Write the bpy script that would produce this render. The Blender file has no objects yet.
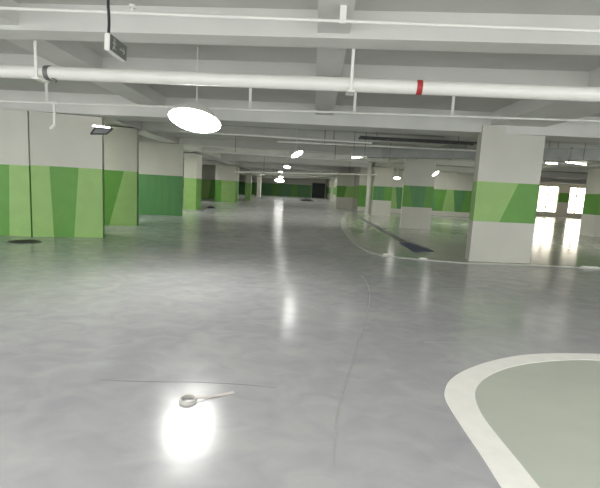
import bpy, bmesh, math, random
from mathutils import Vector, Matrix, noise
random.seed(4)
S = bpy.context.scene
COL = S.collection
R = math.radians

# ------------------------------------------------------------------ camera
EYE, FPX, PITCH, ROLL = 1.5, 420.0, math.atan2(55.5, 420.0), R(3.0)
fw = Vector((0, math.cos(PITCH), -math.sin(PITCH)))
r0 = Vector((1, 0, 0)); u0 = r0.cross(fw)
rt = r0*math.cos(ROLL) + u0*math.sin(ROLL)
up = -r0*math.sin(ROLL) + u0*math.cos(ROLL)
cd = bpy.data.cameras.new('camera'); cam = bpy.data.objects.new('camera', cd); COL.objects.link(cam)
cd.sensor_fit = 'HORIZONTAL'; cd.sensor_width = 36; cd.lens = FPX/600*36; cd.clip_end = 400; cd.clip_start = .05
cam.matrix_world = Matrix(((rt.x, up.x, -fw.x, 0), (rt.y, up.y, -fw.y, 0), (rt.z, up.z, -fw.z, EYE), (0, 0, 0, 1)))
S.camera = cam
def ray(x, y): return fw + rt*((x-300)/FPX) + up*((244-y)/FPX)
def ground(x, y, z=0.0):                    # photo pixel -> point on a level plane
    d = ray(x, y); t = (z-EYE)/d.z
    return Vector((d.x*t, d.y*t, z))
def depth(x, y, Y):                         # photo pixel -> point at a distance Y
    d = ray(x, y); t = Y/d.y
    return Vector((d.x*t, Y, EYE + d.z*t))

# ------------------------------------------------------------------ world, exposure
W = bpy.data.worlds.new('world'); S.world = W; W.use_nodes = True
W.node_tree.nodes['Background'].inputs[0].default_value = (.97, .99, 1.0, 1)
W.node_tree.nodes['Background'].inputs[1].default_value = 1.6
S.view_settings.view_transform = 'Standard'; S.view_settings.look = 'None'
S.view_settings.exposure = 0.88; S.view_settings.gamma = 1.0
LAMP = 26.0          # brightness of the lamp diffusers

# ------------------------------------------------------------------ materials
def srgb(r, g, b):
    f = lambda c: c/12.92 if c <= .04045 else ((c+.055)/1.055)**2.4
    return (f(r/255), f(g/255), f(b/255), 1)
def mat(name, c, rough=.6, metal=0, var=.08, scale=3.0, bump=0, spec=.5, det=5, coord='Object', stretch=(1, 1, 1)):
    m = bpy.data.materials.new(name); m.use_nodes = True
    n = m.node_tree.nodes; l = m.node_tree.links; b = n['Principled BSDF']
    b.inputs['Roughness'].default_value = rough; b.inputs['Metallic'].default_value = metal
    b.inputs['Specular IOR Level'].default_value = spec
    tc = n.new('ShaderNodeTexCoord'); mp = n.new('ShaderNodeMapping'); mp.inputs['Scale'].default_value = stretch
    nz = n.new('ShaderNodeTexNoise'); nz.inputs['Scale'].default_value = scale; nz.inputs['Detail'].default_value = det
    l.new(tc.outputs[coord], mp.inputs[0]); l.new(mp.outputs[0], nz.inputs['Vector'])
    cr = n.new('ShaderNodeValToRGB'); cr.color_ramp.elements[0].position = .3; cr.color_ramp.elements[1].position = .7
    cr.color_ramp.elements[0].color = [v*(1-var) for v in c[:3]]+[1]
    cr.color_ramp.elements[1].color = [min(1, v*(1+var)) for v in c[:3]]+[1]
    l.new(nz.outputs[0], cr.inputs[0]); l.new(cr.outputs[0], b.inputs['Base Color'])
    if bump:
        bp = n.new('ShaderNodeBump'); bp.inputs['Strength'].default_value = bump; bp.inputs['Distance'].default_value = .02
        l.new(nz.outputs[0], bp.inputs['Height']); l.new(bp.outputs[0], b.inputs['Normal'])
    return m
def emis(name, c, s):
    m = bpy.data.materials.new(name); m.use_nodes = True; b = m.node_tree.nodes['Principled BSDF']
    b.inputs['Base Color'].default_value = c; b.inputs['Emission Color'].default_value = c
    b.inputs['Emission Strength'].default_value = s
    return m
M = {}
M['white'] = mat('white_wall_paint', srgb(205, 204, 192), .55, var=.04, scale=1.3)
M['grey_paint'] = mat('grey_white_ceiling_paint', srgb(190, 190, 184), .7, var=.06, scale=.9)
M['beam'] = mat('beam_paint', srgb(212, 212, 206), .7, var=.06, scale=1.1)
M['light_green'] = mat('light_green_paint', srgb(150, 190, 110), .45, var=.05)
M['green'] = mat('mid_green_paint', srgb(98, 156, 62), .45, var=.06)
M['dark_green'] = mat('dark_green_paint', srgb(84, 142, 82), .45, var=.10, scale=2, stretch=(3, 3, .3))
M['pipe'] = mat('white_pipe_enamel', srgb(228, 227, 220), .35, var=.03)
M['steel'] = mat('galvanised_steel', srgb(175, 178, 178), .3, .8, var=.15, scale=6)
M['dull_steel'] = mat('dull_steel', srgb(120, 122, 120), .5, .6, var=.15, scale=6)
M['duct'] = mat('dull_grey_duct', srgb(150, 152, 146), .45, .3, var=.12, scale=3)
M['red'] = mat('red_band_paint', srgb(176, 48, 52), .5)
M['black'] = mat('black_rubber', srgb(38, 38, 38), .6)
M['dark'] = mat('dark_grey', srgb(70, 72, 70), .6)
M['sign_face'] = mat('sign_face', srgb(100, 103, 98), .4)
M['sign_mark'] = mat('sign_mark', srgb(170, 174, 165), .4)
M['line'] = mat('white_floor_paint', srgb(244, 242, 236), .45, var=.03, scale=8)
M['faded'] = mat('faded_white_floor_paint', srgb(184, 187, 176), .3, var=.08, scale=5)
M['blue'] = mat('blue_grey_mat', srgb(92, 98, 122), .6)
M['tape'] = mat('tape', srgb(190, 188, 180), .4)
M['tape_core'] = mat('tape_core', srgb(185, 182, 175), .5)
M['crackdark'] = mat('dark_joint', srgb(128, 128, 126), .5)
M['door'] = mat('dark_door', srgb(52, 62, 56), .6)
M['lamp'] = emis('lamp_diffuser', (1, .99, .95, 1), LAMP)
M['lamp_far'] = emis('lamp_diffuser_far', (1, .99, .95, 1), LAMP*.22)
M['lamp_fill'] = emis('fill_lamp_diffuser', (1, .99, .95, 1), LAMP*2.5)
M['lamp_mid'] = emis('lamp_diffuser_middle', (1, .99, .95, 1), LAMP*.6)
M['panel'] = emis('fill_panel_diffuser', (1, .99, .94, 1), 17)  # for the added fill panels between the beams
M['tube'] = emis('tube_light_and_glint', (1, .98, .92, 1), 9)  # tube lamps, plus glowing glints at the duct and wall fitting
M['window'] = emis('daylit_window', (1, .93, .78, 1), 3.5)

def floor_mat(name, c1, c2, rough):
    m = bpy.data.materials.new(name); m.use_nodes = True
    n = m.node_tree.nodes; l = m.node_tree.links; b = n['Principled BSDF']
    tc = n.new('ShaderNodeTexCoord')
    def nz(scale, det, st=(1, 1, 1), dist=0):
        mp = n.new('ShaderNodeMapping'); mp.inputs['Scale'].default_value = st; l.new(tc.outputs['Object'], mp.inputs[0])
        t = n.new('ShaderNodeTexNoise'); t.inputs['Scale'].default_value = scale; t.inputs['Detail'].default_value = det
        t.inputs['Distortion'].default_value = dist; l.new(mp.outputs[0], t.inputs['Vector']); return t
    a = nz(.55, 6, (1, 1, 1), .6); d = nz(3.2, 8, (1, 1.3, 1), 1.0)
    mx = n.new('ShaderNodeMath'); mx.operation = 'MULTIPLY_ADD'; mx.inputs[1].default_value = .45
    l.new(d.outputs[0], mx.inputs[0]); 
    sc = n.new('ShaderNodeMath'); sc.operation = 'MULTIPLY'; sc.inputs[1].default_value = .55; l.new(a.outputs[0], sc.inputs[0])
    l.new(sc.outputs[0], mx.inputs[2])
    cr = n.new('ShaderNodeValToRGB'); cr.color_ramp.elements[0].position = .28; cr.color_ramp.elements[1].position = .72
    cr.color_ramp.elements[0].color = c1; cr.color_ramp.elements[1].color = c2
    l.new(mx.outputs[0], cr.inputs[0]); l.new(cr.outputs[0], b.inputs['Base Color'])
    rr = n.new('ShaderNodeMapRange'); rr.inputs['From Min'].default_value = .35; rr.inputs['From Max'].default_value = .65
    rr.inputs['To Min'].default_value = rough*.85; rr.inputs['To Max'].default_value = rough*1.15
    l.new(d.outputs[0], rr.inputs[0]); l.new(rr.outputs[0], b.inputs['Roughness'])
    b.inputs['Specular IOR Level'].default_value = .5
    w = nz(1.1, 3); bp = n.new('ShaderNodeBump'); bp.inputs['Strength'].default_value = .09; bp.inputs['Distance'].default_value = .01
    l.new(w.outputs[0], bp.inputs['Height']); l.new(bp.outputs[0], b.inputs['Normal'])
    return m
M['floor'] = floor_mat('polished_grey_floor', srgb(158, 158, 163), srgb(190, 190, 188), .2)
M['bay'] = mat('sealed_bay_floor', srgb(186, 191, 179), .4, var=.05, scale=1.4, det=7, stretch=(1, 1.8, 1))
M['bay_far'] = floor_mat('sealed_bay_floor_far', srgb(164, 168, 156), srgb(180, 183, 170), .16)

# ------------------------------------------------------------------ mesh helpers
def link(name, bm, mats, parent=None, kind=None, smooth=False):
    me = bpy.data.meshes.new(name)
    if len(bm.faces) > 1: bmesh.ops.recalc_face_normals(bm, faces=bm.faces)
    else:
        bm.normal_update()
        if bm.faces[:][0].normal.z < 0: bmesh.ops.reverse_faces(bm, faces=bm.faces)
    bm.to_mesh(me); bm.free()
    for m in (mats if isinstance(mats, (list, tuple)) else [mats]): me.materials.append(m)
    if smooth:
        for p in me.polygons: p.use_smooth = True
    o = bpy.data.objects.new(name, me); COL.objects.link(o)
    if parent: o.parent = parent
    if kind: o['kind'] = kind
    return o
def tag(o, label, cat, group=None, kind=None):
    o['label'] = label; o['category'] = cat
    if group: o['group'] = group
    if kind: o['kind'] = kind
    return o
def thing(name, label, cat, loc=(0, 0, 0), rz=0, group=None):
    o = bpy.data.objects.new(name, None); COL.objects.link(o); o.location = loc; o.rotation_euler = (0, 0, rz)
    o.empty_display_size = .1
    return tag(o, label, cat, group)
def box(bm, a, b, bev=0, mi=0, rot=None):
    c = [(a[i]+b[i])/2 for i in range(3)]; s = [abs(b[i]-a[i]) for i in range(3)]
    g = bmesh.ops.create_cube(bm, size=1, matrix=Matrix.Translation(c) @ (rot or Matrix()) @ Matrix.Diagonal((*s, 1)))
    fs = {f for v in g['verts'] for f in v.link_faces}
    for f in fs: f.material_index = mi
    if bev:
        es = {e for v in g['verts'] for e in v.link_edges}
        bmesh.ops.bevel(bm, geom=list(es), offset=bev, segments=2, affect='EDGES')
def tube(bm, p, q, r, seg=14, r2=None, mi=0):
    p = Vector(p); q = Vector(q); d = q-p
    g = bmesh.ops.create_cone(bm, cap_ends=True, segments=seg, radius1=r, radius2=r if r2 is None else r2, depth=d.length,
        matrix=Matrix.Translation((p+q)/2) @ d.to_track_quat('Z', 'Y').to_matrix().to_4x4())
    for f in {f for v in g['verts'] for f in v.link_faces}: f.material_index = mi
def lathe(bm, prof, seg=28, mtx=Matrix(), mi=0):
    rings = []
    for r, z in prof:
        rings.append([bm.verts.new(mtx @ Vector((r*math.cos(2*math.pi*k/seg), r*math.sin(2*math.pi*k/seg), z))) for k in range(seg)])
    for i in range(len(rings)-1):
        for k in range(seg):
            f = bm.faces.new((rings[i][k], rings[i][(k+1) % seg], rings[i+1][(k+1) % seg], rings[i+1][k])); f.material_index = mi
    bm.faces.new(rings[0][::-1]).material_index = mi; bm.faces.new(rings[-1]).material_index = mi
def prism(bm, pts, z0, z1, mi=0):
    lo = [bm.verts.new((p[0], p[1], z0)) for p in pts]; hi = [bm.verts.new((p[0], p[1], z1)) for p in pts]
    bm.faces.new(lo[::-1]).material_index = mi; bm.faces.new(hi).material_index = mi
    for i in range(len(pts)):
        j = (i+1) % len(pts); bm.faces.new((lo[i], lo[j], hi[j], hi[i])).material_index = mi
# a wall or pillar block painted with a green band of slanting panels
# slots: 0 white, 1 light green, 2 green, 3 dark green
def painted(bm, foot, H, g0, g1, pats, top_flare=0):
    n = len(foot)
    for i in range(n):
        a = Vector((*foot[i], 0)); b = Vector((*foot[(i+1) % n], 0)); d = b-a
        pat = pats[i] if i < len(pats) and pats[i] else [(0, 0, 2)]   # (start at the band's bottom, start at its top, slot)
        P = lambda u, z: bm.verts.new((a + d*u) + Vector((0, 0, z)))
        if g0 > 0.01:
            bm.faces.new((P(0, 0), P(1, 0), P(1, g0), P(0, g0))).material_index = 0
        for k, (ub, ut, s) in enumerate(pat):
            nb, nt = (pat[k+1][0], pat[k+1][1]) if k+1 < len(pat) else (1, 1)
            bm.faces.new((P(ub, g0), P(nb, g0), P(nt, g1), P(ut, g1))).material_index = s
        bm.faces.new((P(0, g1), P(1, g1), P(1, H), P(0, H))).material_index = 0
    bm.faces.new([bm.verts.new((x, y, H)) for x, y in foot]).material_index = 0
    bm.faces.new([bm.verts.new((x, y, 0)) for x, y in foot][::-1]).material_index = 0
    bmesh.ops.remove_doubles(bm, verts=bm.verts, dist=.0005)
PM = [M['white'], M['light_green'], M['green'], M['dark_green']]
SLAB, SOFF = 3.44, 3.15

# ------------------------------------------------------------------ setting: floor, ceiling, beams
b = bmesh.new(); box(b, (-16, -3, -.2), (36, 84, 0)); link('floor', b, M['floor'], kind='structure')
b = bmesh.new(); box(b, (-16, -3, SLAB), (36, 84, SLAB+.2)); link('ceiling', b, M['grey_paint'], kind='structure')

YAW = R(-4.2)
def cross_beam(n, Y, w, drop, x0=-13, x1=34, yaw=YAW):
    b = bmesh.new(); c, s = math.cos(yaw), math.sin(yaw)
    pts = [(x*c - y*s, Y + x*s + y*c) for x, y in ((x0, 0), (x1, 0), (x1, w), (x0, w))]
    prism(b, pts, SLAB-drop, SLAB+.02)
    return link('trim_%d' % n, b, M['beam'], kind='structure')
k = 1
for Y, w, dr in ((1.0, .35, .27), (4.88, .33, .29), (6.85, .3, .27), (10.0, .8, .46), (14.4, .3, .27), (18.8, .9, .3), (23.2, .3, .27),
                 (28.3, .9, .3), (37, .9, .3), (46, .9, .3), (55, .9, .3), (64, .9, .3)):
    cross_beam(k, Y, w, dr, yaw=YAW if Y < 8 else (R(-2) if Y < 12 else 0)); k += 1
def long_beam(pts, drop):
    global k
    b = bmesh.new(); prism(b, pts, SLAB-drop, SLAB+.02); link('trim_%d' % k, b, M['beam'], kind='structure'); k += 1
long_beam([(-.02, 1.2), (.28, 1.2), (.62, 10.2), (.2, 10.2)], .24)
long_beam([(-4.0, 1.2), (-3.45, 1.2), (-3.3, 10.4), (-3.85, 10.4)], .24)
long_beam([(4.1, 1.2), (5.3, 1.2), (5.4, 10.4), (4.2, 10.4)], .28)
long_beam([(4.6, 11), (5.4, 11), (5.6, 75), (4.8, 75)], .27)
long_beam([(-6.2, 11), (-5.5, 11), (-5.7, 75), (-6.4, 75)], .27)
long_beam([(11.5, 1), (12.3, 1), (12.3, 60), (11.5, 60)], .27)

# ------------------------------------------------------------------ walls
def wall(name, foot, g0, g1, pats, H=SLAB):
    b = bmesh.new(); painted(b, foot, H, g0, g1, pats); return link(name, b, PM, kind='structure')
# near left wall; its right end stops just short of the broad pillar
wall('wall_left', [(-12, 9.98), (-6.535, 10.1), (-6.535, 10.6), (-12, 10.6)], 0, 1.70,
     [[(0, 0, 1), (.3, .32, 2), (.5, .52, 1), (.7, .68, 2), (.905, .915, 1)], [(0, 0, 2)]], 2.97)
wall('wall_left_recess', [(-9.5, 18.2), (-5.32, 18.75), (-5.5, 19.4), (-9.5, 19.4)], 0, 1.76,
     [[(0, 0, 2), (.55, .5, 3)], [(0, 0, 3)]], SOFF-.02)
wall('wall_left_side', [(-12.2, 10.6), (-12, 10.6), (-12, 80), (-12.2, 80)], .95, 1.8, [])
wall('wall_far_left', [(-12, 44), (-7.6, 44), (-7.6, 44.4), (-12, 44.4)], 0, 1.9, [[(0, 0, 1), (.5, .55, 2)]])
fp = [(0, 0, 3)]
for i in range(1, 22): fp.append((i/22+.004*(-1)**i, i/22-.004*(-1)**i, 3 if i % 3 else 2))
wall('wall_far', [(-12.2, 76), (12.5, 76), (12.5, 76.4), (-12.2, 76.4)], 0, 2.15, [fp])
rp = [(0, 0, 2)]
for i in range(1, 18): rp.append((i/18+.008*(-1)**i, i/18-.008*(-1)**i, (1, 3, 2)[i % 3]))
wall('wall_right_back', [(4.3, 32.5), (17.2, 31.6), (17.2, 32.0), (4.3, 32.9)], .35, 1.98, [rp])
wall('wall_right_inner', [(4.3, 32.9), (4.6, 32.9), (4.6, 76), (4.3, 76)], .9, 1.9, [None, None, None, [(0, 0, 2), (.5, .5, 1)]])

# ------------------------------------------------------------------ pillars
def pillar(foot, g0, g1, pats, label, H=SOFF, name='pillar'):
    cx = sum(p[0] for p in foot)/len(foot); cy = sum(p[1] for p in foot)/len(foot)
    b = bmesh.new(); painted(b, [(x-cx, y-cy) for x, y in foot], H, g0, g1, pats)
    o = link(name, b, PM); o.location = (cx, cy, 0)
    return tag(o, label, 'pillar')
pillar([(3.99, 9.78), (5.52, 9.95), (5.52, 10.6), (4.14, 10.4)], .96, 1.88,
       [[(0, 0, 1), (.42, .66, 2)], [(0, 0, 2)], None, [(0, 0, 1)]],
       'large near white pillar with a green band, bright windows showing at its right side', H=3.13)
pillar([(4.36, 18.4), (5.7, 18.5), (5.7, 19.2), (4.46, 19.0)], .95, 1.87,
       [[(0, 0, 2), (.35, .2, 3), (.7, .75, 2)], [(0, 0, 2)], None, [(0, 0, 1)]],
       'grey-lit pillar with dark green band, next behind the large near pillar', H=3.12)
pillar([(4.6, 27.6), (5.8, 27.6), (5.8, 28.6), (4.6, 28.6)], 1.0, 1.9,
       [[(0, 0, 3), (.6, .6, 2)], None, None, [(0, 0, 1)]],
       'slim-looking pillar with bright white left edge, third back on the right', H=3.12)
pillar([(2.9, 36), (4.5, 36), (4.5, 37), (2.9, 37)], .95, 1.9, [[(0, 0, 2), (.4, .5, 1)]],
       'distant white-based pillar with thin green band, left of the bright-edged pillar', H=3.1)
pillar([(4.0, 60), (4.6, 60), (4.6, 61), (4.0, 61)], 0, 0.02, [[(0, 0, 1)]],
       'farthest thin pale post beside the dark doorway in the far wall', H=3.1)
pillar([(13.4, 19.2), (15, 19.2), (15, 20.2), (13.4, 20.2)], 1.0, 1.95, [[(0, 0, 2), (.5, .4, 1)]],
       'pillar with green band cut off by the right edge beyond the windows', H=3.12)
pillar([(-6.51, 10.12), (-5.0, 10.55), (-5.3, 11.3), (-6.51, 11.2)], 0, 1.72,
       [[(0, 0, 1), (.295, .255, 2), (.58, .66, 1)], [(0, 0, 2)]],
       'broad near left pillar with white top, light and mid green slanting panels down to the floor', H=2.97)
pillar([(-6.5, 13.3), (-5.4, 13.75), (-5.62, 14.5), (-6.5, 14.4)], 0, 1.76,
       [[(0, 0, 2), (.30, .68, 1)], [(0, 0, 2)]],
       'pale-topped left pillar with a light green triangle, just behind the broad near pillar', H=3.12)
pillar([(-6.65, 23.6), (-5.95, 23.6), (-5.98, 25.0), (-6.65, 25.0)], 0, 1.76,
       [[(0, 0, 1)], [(0, 0, 2)]],
       'brightly lit narrow left pillar, white above light green, past the dark green wall', H=3.12)
pillar([(-7.5, 36.2), (-5.75, 36.2), (-5.75, 38), (-7.5, 38)], 0, 1.85,
       [[(0, 0, 2), (.3, .3, 1)], [(0, 0, 2)]],
       'distant left pillar painted green to the floor, right of the brightly lit narrow pillar', H=3.12)
pillar([(-6.2, 45.5), (-5.6, 45.5), (-5.6, 46.2), (-6.2, 46.2)], 0, 1.8, [[(0, 0, 1)], [(0, 0, 2)]],
       'small faraway left pillar in light green, second from the far wall', H=3.1)
pillar([(-6.2, 57), (-5.7, 57), (-5.7, 57.8), (-6.2, 57.8)], 0, .02, [[(0, 0, 1)]],
       'thin white post farthest away on the left, against the far wall', H=3.1)


# ------------------------------------------------------------------ daylit windows in a wall at the right
b = bmesh.new()
WY = 42.0
wx = [depth(538, 200, WY).x, depth(558, 200, WY).x, depth(569, 200, WY).x, depth(586, 200, WY).x]
wt, wb = 3.0, .45
box(b, (17.2, WY, 0), (wx[0], WY+.3, SLAB)); box(b, (wx[1], WY, 0), (wx[2], WY+.3, SLAB)); box(b, (wx[3], WY, 0), (36, WY+.3, SLAB))
for i in (0, 2):
    box(b, (wx[i], WY, wt), (wx[i+1], WY+.3, SLAB)); box(b, (wx[i], WY, 0), (wx[i+1], WY+.3, wb))
box(b, (wx[1]+.02, WY-.02, 1.5), (wx[2]-.02, WY, 2.4), mi=1)
box(b, (wx[3]+.02, WY-.02, 1.3), (35.9, WY, 2.4), mi=1)
link('wall_right', b, [M['white'], M['green']], kind='structure')
for i in (0, 2):
    b = bmesh.new(); box(b, (wx[i], WY+.14, wb), (wx[i+1], WY+.17, wt))
    w = link('window_%d' % (i//2+1), b, M['window'], kind='structure')
    b = bmesh.new(); xs = [wx[i], (wx[i]*.55+wx[i+1]*.45), wx[i+1]]
    for x in xs: box(b, (x-.05, WY+.05, wb), (x+.05, WY+.14, wt))
    for z in (wb, 1.0, 2.2, wt): box(b, (wx[i], WY+.06, z-.04), (wx[i+1], WY+.13, z+.04))
    link('window_frame', b, M['white'], parent=w)
b = bmesh.new(); box(b, (17.0, 32.02, 0), (17.2, WY, SLAB)); link('wall_right_return', b, M['white'], kind='structure')
b = bmesh.new(); box(b, (35.8, -3, 0), (36, WY, SLAB)); link('wall_right_side', b, M['white'], kind='structure')
# dark doorway in the far wall
p0, p1 = depth(312, 190, 75.9), depth(325, 190, 75.9)
b = bmesh.new(); box(b, (p0.x, 75.85, 0), (p1.x, 75.98, 2.6)); d = link('door_1', b, M['door'], kind='structure')
b = bmesh.new(); zt = 2.6
box(b, (p0.x-.12, 75.78, 0), (p0.x, 75.98, zt+.1)); box(b, (p1.x, 75.78, 0), (p1.x+.12, 75.98, zt+.1)); box(b, (p0.x, 75.78, zt), (p1.x, 75.98, zt+.1))
link('door_frame', b, M['white'], parent=d)
b = bmesh.new(); tube(b, (p0.x+.2, 75.7, 1), (p0.x+.2, 75.85, 1), .04); link('door_handle', b, M['steel'], parent=d)

# ------------------------------------------------------------------ floor markings
def smooth(pts, n=4):
    out = []
    for i in range(len(pts)-1):
        p0 = pts[max(i-1, 0)]; p1 = pts[i]; p2 = pts[i+1]; p3 = pts[min(i+2, len(pts)-1)]
        for t in [j/n for j in range(n)]:
            out.append(.5*((2*p1)+(p2-p0)*t+(2*p0-5*p1+4*p2-p3)*t*t+(3*p1-p0-3*p2+p3)*t**3))
    return out+[pts[-1]]
def strip(bm, A, B, z0, z1):
    q = []
    for a, c in zip(A, B):
        q.append([bm.verts.new((a.x, a.y, z0)), bm.verts.new((a.x, a.y, z1)), bm.verts.new((c.x, c.y, z1)), bm.verts.new((c.x, c.y, z0))])
    for i in range(len(q)-1):
        for j in range(4): bm.faces.new((q[i][j], q[i+1][j], q[i+1][(j+1) % 4], q[i][(j+1) % 4]))
    bm.faces.new(q[0]); bm.faces.new(q[-1][::-1])
oc = [(597, 354.5), (575, 354), (550, 354), (520, 356), (490, 362), (465, 371), (450, 381), (444.5, 392), (446, 401), (452, 412), (465, 432), (482, 457), (500, 486)]
ic = [(597, 361), (580, 360.5), (560, 361), (530, 364), (507, 369), (488, 377), (478, 386), (475, 396), (478, 408), (486, 422), (500, 440), (518, 462), (538, 487)]
A = [ground(*p) for p in oc]; B = [ground(*p) for p in ic]
A = smooth(A); B = smooth(B)
A.insert(0, A[0]+Vector((5, .15, 0))); B.insert(0, B[0]+Vector((5, .15, 0)))
A.append(A[-1]+(A[-1]-A[-2])*20); B.append(B[-1]+(B[-1]-B[-2])*20)
b = bmesh.new(); strip(b, A, B, 0, .009)
tag(link('road_marking', b, M['line']), 'wide fresh white painted line curving round the near parking bay', 'floor marking')
b = bmesh.new(); top = [b.verts.new((p.x, p.y, .006)) for p in B] + [b.verts.new((B[0].x, B[-1].y, .006))]
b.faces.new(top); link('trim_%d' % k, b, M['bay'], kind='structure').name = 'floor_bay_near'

# raised bay behind with a thin faded edge
ec = [(345, 212), (341, 222), (344, 232), (352, 242), (364, 250), (382, 256), (410, 259), (440, 261.5), (470, 264), (530, 266), (598, 269)]
E0 = smooth([ground(*p) for p in ec]); E0.append(E0[-1]+Vector((22, .5, 0)))
c = Vector((9, 24, 0)); E1 = []
for i, p in enumerate(E0):
    t = (E0[min(i+1, len(E0)-1)]-E0[max(i-1, 0)]).normalized(); n = Vector((t.y, -t.x, 0))
    if n.dot(c-p) < 0: n = -n
    E1.append(p+n*(.26 if p.y > 11 and p.x < 3 else .09))
b = bmesh.new(); strip(b, E0, E1, 0, .02)
tag(link('kerb_edging', b, M['faded']), 'faded pale edging line curving round the far bay at the near pillar', 'kerb')
b = bmesh.new()
b.faces.new([b.verts.new((p.x, p.y, .006)) for p in E1] + [b.verts.new((30, 31, .006)), b.verts.new((4.4, 31, .006))])
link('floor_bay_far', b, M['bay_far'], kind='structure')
# drain channel in the far bay and blue-grey mat
dl = [(354, 215), (366, 222), (381, 231), (398, 240), (406, 244)]
D0 = [ground(*p, .006) for p in dl]; D1 = [p+Vector((.22, .12, 0)) for p in D0]
b = bmesh.new(); strip(b, D0, D1, .005, .02)
tag(link('drain_channel', b, M['crackdark']), 'dark drain channel running diagonally toward the blue-grey mat', 'drain')
q = [ground(x, y, .008) for x, y in ((399, 243), (412, 243), (434, 251.5), (415, 252.5))]
b = bmesh.new(); prism(b, q, .006, .022)
tag(link('floor_mat', b, M['blue']), 'blue-grey rectangular mat on the floor left of the large near pillar', 'mat')
for (x, y), lb in (((387, 255), 'small bright stud on the pale edging, leftmost of three'), ((423, 259), 'small bright stud on the pale edging left of the near pillar'),
                   ((590, 267.5), 'bright stud on the pale edging near the right side')):
    p = ground(x, y, .02); w = .1 if x < 500 else .22
    t = thing('road_stud', lb, 'stud', (p.x, p.y, .02))
    b = bmesh.new(); box(b, (-w, -.04, 0), (w, .04, .018), .006); link('base', b, M['pipe'], t)
    b = bmesh.new(); box(b, (-w*.8, -.045, .01), (w*.8, .045, .028), .006); link('reflector', b, M['line'], t)
# floor joints and cracks
def crack(pts, w, label, name='floor_crack', m='dull_steel'):
    A = smooth([ground(*p) for p in pts], 6); Bq = []
    for i, p in enumerate(A):
        t = (A[min(i+1, len(A)-1)]-A[max(i-1, 0)]).normalized(); n = Vector((-t.y, t.x, 0))
        Bq.append(p+n*(w*(.6+.8*noise.noise(p*3)))); A[i] = p
    b = bmesh.new(); strip(b, A, Bq, 0, .0012); tag(link(name, b, M[m]), label, 'floor mark')
M['cracklight'] = mat('pale_scratch', srgb(168, 168, 168), .35, var=.1, scale=20)
crack([(100, 380), (130, 381.5), (160, 382), (200, 382.5), (245, 385), (275, 388)], .012, 'thin dark joint line crossing the floor behind the tape roll', 'floor_joint', 'crackdark')
crack([(333, 470), (336, 440), (340, 405), (352, 365), (362, 330), (370, 300), (368, 285), (362, 276)], .016, 'long pale curving scratch down the middle right of the floor', 'floor_scratch', 'cracklight')
crack([(424, 342), (440, 342.5), (456, 343)], .014, 'short pale straight scratch above the white curved line', 'floor_scratch', 'cracklight')
p = ground(24, 242)
t = thing('floor_drain', 'dark oval floor drain beside the left wall', 'drain', (p.x, p.y, 0))
b = bmesh.new(); lathe(b, [(.34, 0), (.34, .008), (.3, .012)], 28); link('rim', b, M['dull_steel'], t)
b = bmesh.new()
for i in range(-4, 5):
    h = math.sqrt(max(.001, .28**2-(i*.06)**2)); box(b, (i*.06-.015, -h, .01), (i*.06+.015, h, .018))
link('grate', b, M['dark'], t)

# ------------------------------------------------------------------ tape roll on the floor
p = ground(188, 401)
t = thing('tape_roll', 'small roll of tape lying on the floor with a loose end pulled out', 'tape roll', (p.x, p.y, 0), R(0))
b = bmesh.new(); n = 40
ri, ro, h = .052, .060, .022
for (a0, a1, m_) in ((ri, ro, 0),):
    rings = [[b.verts.new((r*math.cos(2*math.pi*i/n), r*math.sin(2*math.pi*i/n), z)) for i in range(n)] for r, z in ((a0, 0), (a0, h), (a1, h), (a1, 0))]
    for j in range(4):
        for i in range(n): b.faces.new((rings[j][i], rings[j][(i+1) % n], rings[(j+1) % 4][(i+1) % n], rings[(j+1) % 4][i]))
link('tape_winding', b, M['tape_core'], t, smooth=False)
b = bmesh.new()
rings = [[b.verts.new((r*math.cos(2*math.pi*i/n), r*math.sin(2*math.pi*i/n), z)) for i in range(n)] for r, z in ((.047, .001), (.047, h+.001), (.0515, h+.001), (.0515, .001))]
for j in range(4):
    for i in range(n): b.faces.new((rings[j][i], rings[j][(i+1) % n], rings[(j+1) % 4][(i+1) % n], rings[(j+1) % 4][i]))
link('core', b, M['tape'], t)
e = ground(234, 392.5)-p; s0 = Vector((.055, .01, 0))
b = bmesh.new(); rows = []
N = 16
for i in range(N+1):
    f = i/N; c = s0.lerp(e, f); w = .006+.011*min(1, f*3); d = (e-s0).normalized(); nn = Vector((-d.y, d.x, 0))
    lift = .012*(1-f)**2+.002
    rows.append([b.verts.new(c+nn*w+Vector((0, 0, lift+(.01*(1-min(1, f*3)))))), b.verts.new(c-nn*w+Vector((0, 0, lift)))])
for i in range(N): b.faces.new((rows[i][0], rows[i+1][0], rows[i+1][1], rows[i][1]))
o = link('loose_end', b, mat('tape_pinkish', srgb(214, 204, 198), .4), t)
sd = o.modifiers.new('thick', 'SOLIDIFY'); sd.thickness = .0012; sd.offset = 1

# ------------------------------------------------------------------ ceiling pipes
def pipe(name, label, pa, pb, r, coup=(), cr=1.15):
    t = thing(name, label, 'pipe', pa)
    d = pb-pa
    b = bmesh.new(); tube(b, (0, 0, 0), d, r, 20); link('pipe_run', b, M['pipe'], t, smooth=False)
    for u in coup:
        c = d*u; e_ = d.normalized()*r*1.1
        b = bmesh.new(); tube(b, c-e_, c+e_, r*cr, 20); link('coupling', b, M['pipe'], t)
    return t
def span(x1, y1, Y1, x2, y2, Y2, ext=2.5):
    a, c = depth(x1, y1, Y1), depth(x2, y2, Y2); d = (c-a).normalized()
    return a-d*ext, c+d*ext
ZN = Vector((0, 0, 1))
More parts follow.
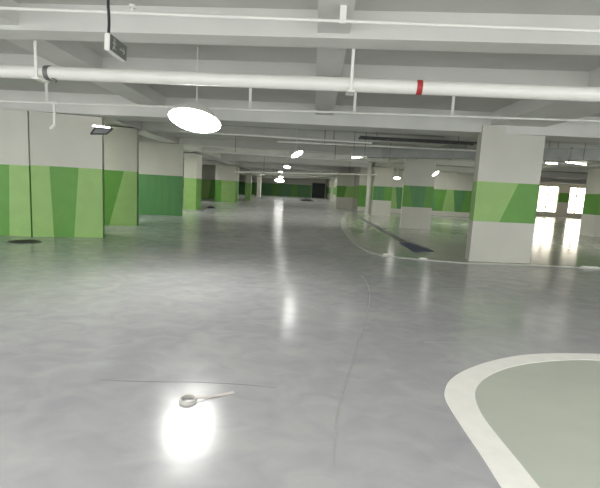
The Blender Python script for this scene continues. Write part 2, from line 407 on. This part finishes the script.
# big main
pa, pb = span(75, 74, 5.62, 560, 93, 5.05)
t = pipe('sprinkler_main_pipe', 'thick white main pipe slung across the ceiling with a red band', pa, pb, .082, (.12, .86))
dirp = (pb-pa).normalized()
def at_px(pa, pb, px):      # parameter on the run whose picture column is px
    best = min(range(2001), key=lambda i: abs(proj(pa.lerp(pb, i/2000))-px)); return best/2000
def proj(v):
    v = v-Vector((0, 0, EYE)); return 300+FPX*v.dot(rt)/v.dot(fw)
u = at_px(pa, pb, 419); c = (pb-pa)*u
b = bmesh.new(); tube(b, c-dirp*.033, c+dirp*.033, .0845, 20); link('red_band', b, M['red'], t)
for px, zt in ((42, SOFF+.02), (352, SOFF+.02)):
    u = at_px(pa, pb, px); c = (pb-pa)*u; w = pa+c
    b = bmesh.new(); box(b, (c.x-.035, c.y-.1, c.z-.085), (c.x-.0, c.y-.084, SLAB-.0-pa.z), 0)
    box(b, (c.x-.06, c.y-.115, c.z-.105), (c.x+.03, c.y+.1, c.z-.084))
    link('strap_hanger', b, M['pipe'], t)
u = at_px(pa, pb, 49); c = (pb-pa)*u
b = bmesh.new(); tube(b, c-dirp*.03, c+dirp*.03, .092, 20); tube(b, c+Vector((.06, -.03, -.07)), c+Vector((.12, -.05, -.11)), .018); link('clamp', b, M['dull_steel'], t)
# drops seen between beams
for px, py, Y in ((70, 40, 5.9), (220, 48, 5.9), (494, 58, 5.5)):
    p = depth(px, py, Y)
    b = bmesh.new(); tube(b, (0, 0, 0), (0, 0, SLAB-p.z), .014, 10); tube(b, (0, 0, -.02), (0, 0, .03), .03, 12, .016)
    lathe(b, [(.035, -.028), (.035, -.022)], 14)
    o = link('fire_sprinkler', b, M['dull_steel']); o.location = (p.x, p.y, p.z+.12)
    tag(o, {70: 'small sprinkler head on the slab near the left strap hanger', 220: 'small sprinkler head on the slab above the bright oval lamp', 494: 'small sprinkler head on the slab above the near pillar'}[px], 'sprinkler')
# top thin pipe
pa, pb = span(0, 8, 4.45, 597, 31, 3.95)
t = pipe('branch_pipe', 'thin white pipe crossing the very top of the picture', pa, pb, .0145, (.3,))
for px in (132, 343):
    u = at_px(pa, pb, px); c = (pb-pa)*u
    b = bmesh.new()
    if px == 343: box(b, (c.x-.03, c.y-.006, c.z-.02), (c.x+.03, c.y+.006, SLAB-pa.z))
    else:
        tube(b, c, (c.x, c.y, c.z+.06), .012); tube(b, (c.x, c.y, c.z+.05), (c.x, c.y, c.z+.075), .035, 14, .03)
    link('strap_hanger' if px == 343 else 'sprinkler_nozzle', b, M['pipe'], t)
# lower thin pipe
pa, pb = span(0, 101, 7.35, 597, 121, 6.85)
t = pipe('branch_pipe', 'thin white pipe below the thick main, passing in front of the bright oval lamp', pa, pb, .017, (.28, .6))
for px in (47, 250, 354, 452):
    u = at_px(pa, pb, px); c = (pb-pa)*u
    b = bmesh.new(); box(b, (c.x-.022, c.y-.004, c.z-.02), (c.x+.022, c.y+.004, SLAB-pa.z-.24)); link('strap_hanger', b, M['pipe'], t)
u = at_px(pa, pb, 54); c = (pb-pa)*u
b = bmesh.new(); tube(b, c, c+Vector((0, 0, -.36)), .02); tube(b, c+Vector((0, 0, -.36)), c+Vector((-.07, 0, -.43)), .024); tube(b, c-dirp*.05, c+dirp*.05, .026)
link('drop_pipe', b, M['pipe'], t)
# pipes farther down the hall
far = [(202, 151, 17.2, 368, 162, 17.2, 'slim pale pipe crossing the hall beyond the first two lamps', .035, 0),
       (243, 172, 27.3, 370, 174.5, 27.3, 'pale pipe crossing the hall ahead of the bright-edged pillar', .04, .5),
       (262, 177.3, 45, 345, 178.5, 45, 'dark-looking distant pipe crossing just above the far wall', .05, 1),
       (180, 131, 12.6, 372, 143, 12.6, 'slim grey pipe tucked behind the wide cross beam', .03, 0),
       (310, 143, 13.2, 480, 151, 13.2, 'slim grey pipe in front of the grey duct', .028, 1)]
for x1, y1, Y1, x2, y2, Y2, lb, r, e_ in far:
    a, c = span(x1, y1, Y1, x2, y2, Y2, e_)
    t = pipe('ceiling_pipe', lb, a, c, r, (.35, .7))
    for u in (.2, .8):
        q = (c-a)*u; b = bmesh.new(); tube(b, q, (q.x, q.y, SLAB-a.z), .012, 8); link('hanger_rod', b, M['dull_steel'], t)
# silver duct over the right bay
a = depth(352, 157, 15.2); c = depth(420, 157, 14.2)
t = thing('air_duct', 'dull grey rectangular air duct under the ceiling right of the second lamp', 'duct', (a.x, a.y, a.z))
d = c-a; ang = math.atan2(d.y, d.x); L = 7.5
t.rotation_euler = (0, 0, ang)
b = bmesh.new(); box(b, (0, -.2, 0), (L, .25, .32), .015); link('duct_body', b, M['duct'], t)
for i in range(1, 7):
    b = bmesh.new(); box(b, (i*1.1-.02, -.23, -.03), (i*1.1+.02, .28, .35)); link('flange', b, M['duct'], t)
for i in (1, 4, 6):
    b = bmesh.new(); tube(b, (i*1.1+.3, -.21, 0), (i*1.1+.3, -.21, SLAB-a.z), .01, 8); link('hanger_rod', b, M['dull_steel'], t)
# dark rails; the long one stands in for shadow under the wide beam
for (x1, x2, py, Y, lb) in ((360, 478, 138, 11.9, 'dark rails for the shadow under the wide beam, left of the near pillar'), (556, 582, 139, 11.8, 'short dark rails under the beam right of the near pillar')):
    a, c = depth(x1, py, Y), depth(x2, py+4, Y)
    t = thing('dark_rails', lb, 'dark rails', (a.x, a.y, a.z)); L = c.x-a.x
    for s in (0, .28):
        b = bmesh.new(); box(b, (0, s, 0), (L, s+.02, .06)); link('side_rail', b, M['dark'], t)
    for i in range(int(L/.25)):
        b = bmesh.new(); box(b, (i*.25+.05, .02, .005), (i*.25+.09, .28, .02)); link('rung', b, M['dark'], t)
    for u in (.15, .85):
        b = bmesh.new(); tube(b, (L*u, .15, 0), (L*u, .15, SLAB-a.z), .01, 8); link('hanger_rod', b, M['dull_steel'], t)

# ------------------------------------------------------------------ hanging exit sign
s1 = depth(109, 40, 3.55); s2 = depth(128, 51.5, 3.85)
ang = math.atan2(s2.y-s1.y, s2.x-s1.x); L = (s2-s1).length-.03
t = thing('hanging_sign', 'small grey hanging direction sign on a black cable at the upper left', 'sign', (s1.x, s1.y, s1.z-.075), ang)
t.rotation_euler = (0, R(4), ang)
b = bmesh.new(); box(b, (0, 0, 0), (L, .045, .135), .006); link('housing', b, M['pipe'], t)
b = bmesh.new(); box(b, (.006, -.004, .006), (L-.004, .0, .131), .001); link('sign_panel', b, M['sign_face'], t)
b = bmesh.new()                                  # running figure and arrow
z = .068
box(b, (L*.56, -.007, z-.006), (L*.82, -.004, z+.006))
for sg in (1, -1): box(b, (L*.80-.02, -.007, z+sg*.012-.005), (L*.80+.02, -.004, z+sg*.012+.005), rot=Matrix.Rotation(R(-45*-sg), 4, 'Y'))
link('arrow', b, M['sign_mark'], t); b = bmesh.new()
for x0, z0, x1, z1, r in ((.25, .105, .25, .106, .012), (.25, .09, .23, .055, .008), (.23, .055, .30, .035, .006), (.23, .055, .17, .025, .006), (.25, .088, .33, .075, .005), (.25, .088, .17, .075, .005)):
    dx = L*(x1-x0); c_ = Vector((L*(x0+x1)/2, -.0055, (z0+z1)/2)); ln = math.hypot(dx, z1-z0)
    box(b, (c_.x-ln/2-r*.5, -.007, c_.z-r), (c_.x+ln/2+r*.5, -.004, c_.z+r), rot=Matrix.Rotation(-math.atan2(z1-z0, dx), 4, 'Y'))
link('running_figure', b, M['sign_mark'], t)
b = bmesh.new(); pts = [Vector((.02, .02, .13)), Vector((.022, .02, .22)), Vector((.012, .02, .3)), Vector((.0, .02, .4)), Vector((-.0, .02, SLAB-s1.z+.075))]
pts = smooth(pts, 4)
for i in range(len(pts)-1): tube(b, pts[i], pts[i+1], .0115, 10)
link('cable', b, M['black'], t)

# ------------------------------------------------------------------ lamps
def oval_lamp(px, py, Y, w, n, label, m='lamp', loc=None):
    # round flood lamp: a domed diffuser facing n, a dished housing behind it, a rod up to the slab
    p = loc or depth(px, py, Y)
    t = thing('ceiling_lamp', label, 'lamp', p)
    q = Vector(n).normalized().to_track_quat('Z', 'Y').to_matrix().to_4x4()
    b = bmesh.new(); lathe(b, [(w*.5, 0), (w*.49, w*.03), (w*.42, w*.07), (w*.28, w*.1), (w*.1, w*.11)], 32, q)
    link('diffuser', b, M[m], t, smooth=True)
    b = bmesh.new(); lathe(b, [(w*.12, -w*.28), (w*.26, -w*.24), (w*.4, -w*.12), (w*.5, -.002), (w*.515, .0), (w*.515, w*.02), (w*.503, w*.02), (w*.5, .001)], 32, q)
    link('lamp_housing', b, M['pipe'], t)
    b = bmesh.new(); e = q @ Vector((0, 0, -w*.2)); tube(b, e, (e.x, e.y, SLAB-p.z), .011, 8); link('hanging_rod', b, M['pipe'], t)
    return t
D1 = (-.06, -.3, -.95)
oval_lamp(195, 120, 6.3, .74, D1, 'large glaring oval lamp, nearest of the hanging lamps at upper left')
oval_lamp(297, 154, 13.2, .38, (.45, -.25, -.84), 'second nearest bright lamp hanging over the lane centre', 'lamp_mid')
oval_lamp(287, 167, 21, .34, D1, 'small bright lamp, third along the lane', 'lamp_far')
oval_lamp(281, 172.3, 28, .36, D1, 'small bright lamp, fourth along the lane', 'lamp_far')
oval_lamp(281, 177, 40, .42, D1, 'small bright lamp, fifth along the lane', 'lamp_far')
oval_lamp(279.5, 180.4, 58, 1.3, D1, 'wide spread lamp farthest down the lane', 'lamp_far')
oval_lamp(397, 178, 24, .38, D1, 'bright lamp over the right bay seen left of the dark-banded pillar', 'lamp_far')
oval_lamp(435.5, 173.5, 17.2, .3, (.5, -.45, -.75), 'bright tilted lamp over the right bay between two pillars', 'lamp_far')
# added fill lamps outside the view or behind walls, to brighten the hall
for x, y, lb in ((-2, -.5, 'added fill lamp hanging behind the viewer over the lane'), (4.5, .5, 'added fill lamp hanging to the right of the viewer'),
                 (-8, 3, 'added fill lamp in front of the near left wall, outside the frame'), (9.5, 5, 'added fill lamp right of the frame, before the near pillar'),
                 (-7.6, 21, 'added fill lamp hidden behind the dark green recess wall'), (-9, 33, 'added fill lamp hidden beyond the brightly lit left pillar'),
                 (-7.6, 12.0, 'added fill lamp hidden behind the broad near left pillar'), (-8, 15.8, 'added fill lamp hidden between the left pillars and the dark green recess wall'),
                 (9.5, 22, 'added fill lamp deep in the right bay behind the near pillar'), (20, 14, 'added fill lamp far right outside the frame'),
                 (8, 45, 'added fill lamp behind the right back wall'), (-9.5, 60, 'added fill lamp deep at the far left')):
    oval_lamp(0, 0, 0, .55, (0, 0, -1), lb, 'lamp_fill', Vector((x, y, 2.9)))
# added fill panels on the slab between the beams, to brighten the hall
def fill_panel(x, y, L, label):
    t = thing('fill_panel', label, 'lamp', (x, y, SLAB-.07))
    b = bmesh.new(); box(b, (-L/2-.04, -.2, .02), (L/2+.04, .2, .07), .006); link('housing', b, M['pipe'], t)
    b = bmesh.new(); box(b, (-L/2, -.16, 0), (L/2, .16, .02)); link('diffuser', b, M['panel'], t)
for y, row in ((20.0, 'first'), (24.0, 'second'), (29.6, 'third'), (38.3, 'fourth'), (47.3, 'fifth'), (56.3, 'sixth'), (65.3, 'seventh')):
    for x, side in ((-3.2, 'left'), (1.8, 'right')):
        fill_panel(x, y, 1.5 if y < 40 else 3.0, 'added flat fill lamp, %s row down the hall, %s of the lane' % (row, side))
for y, row in ((14.9, 'nearest'), (24, 'middle'), (29.6, 'rear')):
    fill_panel(9.5, y, 1.5, 'added flat fill lamp of the right bay, %s row' % row)
def tube_lamp(x1, y1, x2, y2, Y, label):
    a, c = depth(x1, y1, Y), depth(x2, y2, Y); t = thing('tube_lamp', label, 'lamp', a); d = c-a
    b = bmesh.new(); tube(b, (0, 0, 0), d, .02, 12); link('tube', b, M['tube'], t)
    b = bmesh.new(); box(b, (-.03, -.04, .025), (d.x+.03, .04, .075)); link('housing', b, M['pipe'], t)
    for u in (.1, .9):
        b = bmesh.new(); tube(b, (d.x*u, 0, .07), (d.x*u, 0, SLAB-a.z), .008, 8); link('hanging_rod', b, M['dull_steel'], t)
tube_lamp(352, 157.8, 366, 156.6, 12.9, 'thin glowing tube for the bright streak beside the grey duct')  # glowing tube stands in for the glint along the duct
tube_lamp(546, 163, 557, 163.8, 14, 'tube lamp just right of the near pillar top')
tube_lamp(566, 162, 586, 164.5, 14.5, 'tube lamp right of the shorter tube lamp by the near pillar')
# tilted lamp reflector at the top of the left pillar
p = depth(101, 130, 9.85)
t = thing('wall_fitting', 'tilted metal wall fitting with a glowing bar for its top glint, above the broad left pillar', 'light fitting', p)
b = bmesh.new()
q = [(-.24, 0, -.1), (.13, 0, -.08), (.27, 0, .04), (-.13, 0, .05)]
for i in range(4): tube(b, Vector(q[i]), Vector(q[(i+1) % 4]), .018, 8)
link('frame', b, M['dark'], t)
b = bmesh.new(); vs = [b.verts.new(Vector(v)+Vector((0, dy, 0))) for dy in (.0, .02) for v in q]
b.faces.new(vs[:4]); b.faces.new(vs[4:][::-1])
for i in range(4): b.faces.new((vs[i], vs[(i+1) % 4], vs[4+(i+1) % 4], vs[4+i]))
link('panel', b, M['dull_steel'], t)
b = bmesh.new(); tube(b, (-.18, -.01, .085), (.2, -.01, .06), .016, 10); link('tube', b, M['tube'], t)  # glowing bar puts the glint on the fitting's upper edge
b = bmesh.new(); tube(b, (0, .02, .03), (0, .2, .03), .02, 8); link('bracket', b, M['dull_steel'], t)

p = ground(367, 214.5)
t = thing('drain_pipe', 'white vertical pipe standing before the third pillar on the right', 'pipe', (p.x, p.y, 0))
b = bmesh.new(); tube(b, (0, 0, .05), (0, 0, SLAB), .15, 18); link('pipe_run', b, M['pipe'], t)
b = bmesh.new(); tube(b, (0, 0, 0), (0, 0, .14), .2, 18); link('collar', b, M['pipe'], t)
# ------------------------------------------------------------------ small things far away on the floor
def heap(name, label, cat, p, w, d, h, m):
    b = bmesh.new(); bmesh.ops.create_icosphere(b, subdivisions=3, radius=1)
    for v in b.verts:
        n_ = 1+.35*noise.noise(v.co*2.3)
        v.co = Vector((v.co.x*w/2*n_, v.co.y*d/2*n_, max(0, v.co.z)*h*n_))
    o = link(name, b, m, smooth=True); o.location = (p.x, p.y, 0); tag(o, label, cat)
heap('dark_sack', 'low dark sack lying on the floor in front of the far doorway', 'sack', ground(307, 201), 1.6, 1.2, .32, M['black'])
heap('dark_sack', 'small dark sack on the floor beside the bright narrow left pillar', 'sack', ground(211, 208), .5, .4, .12, M['black'])
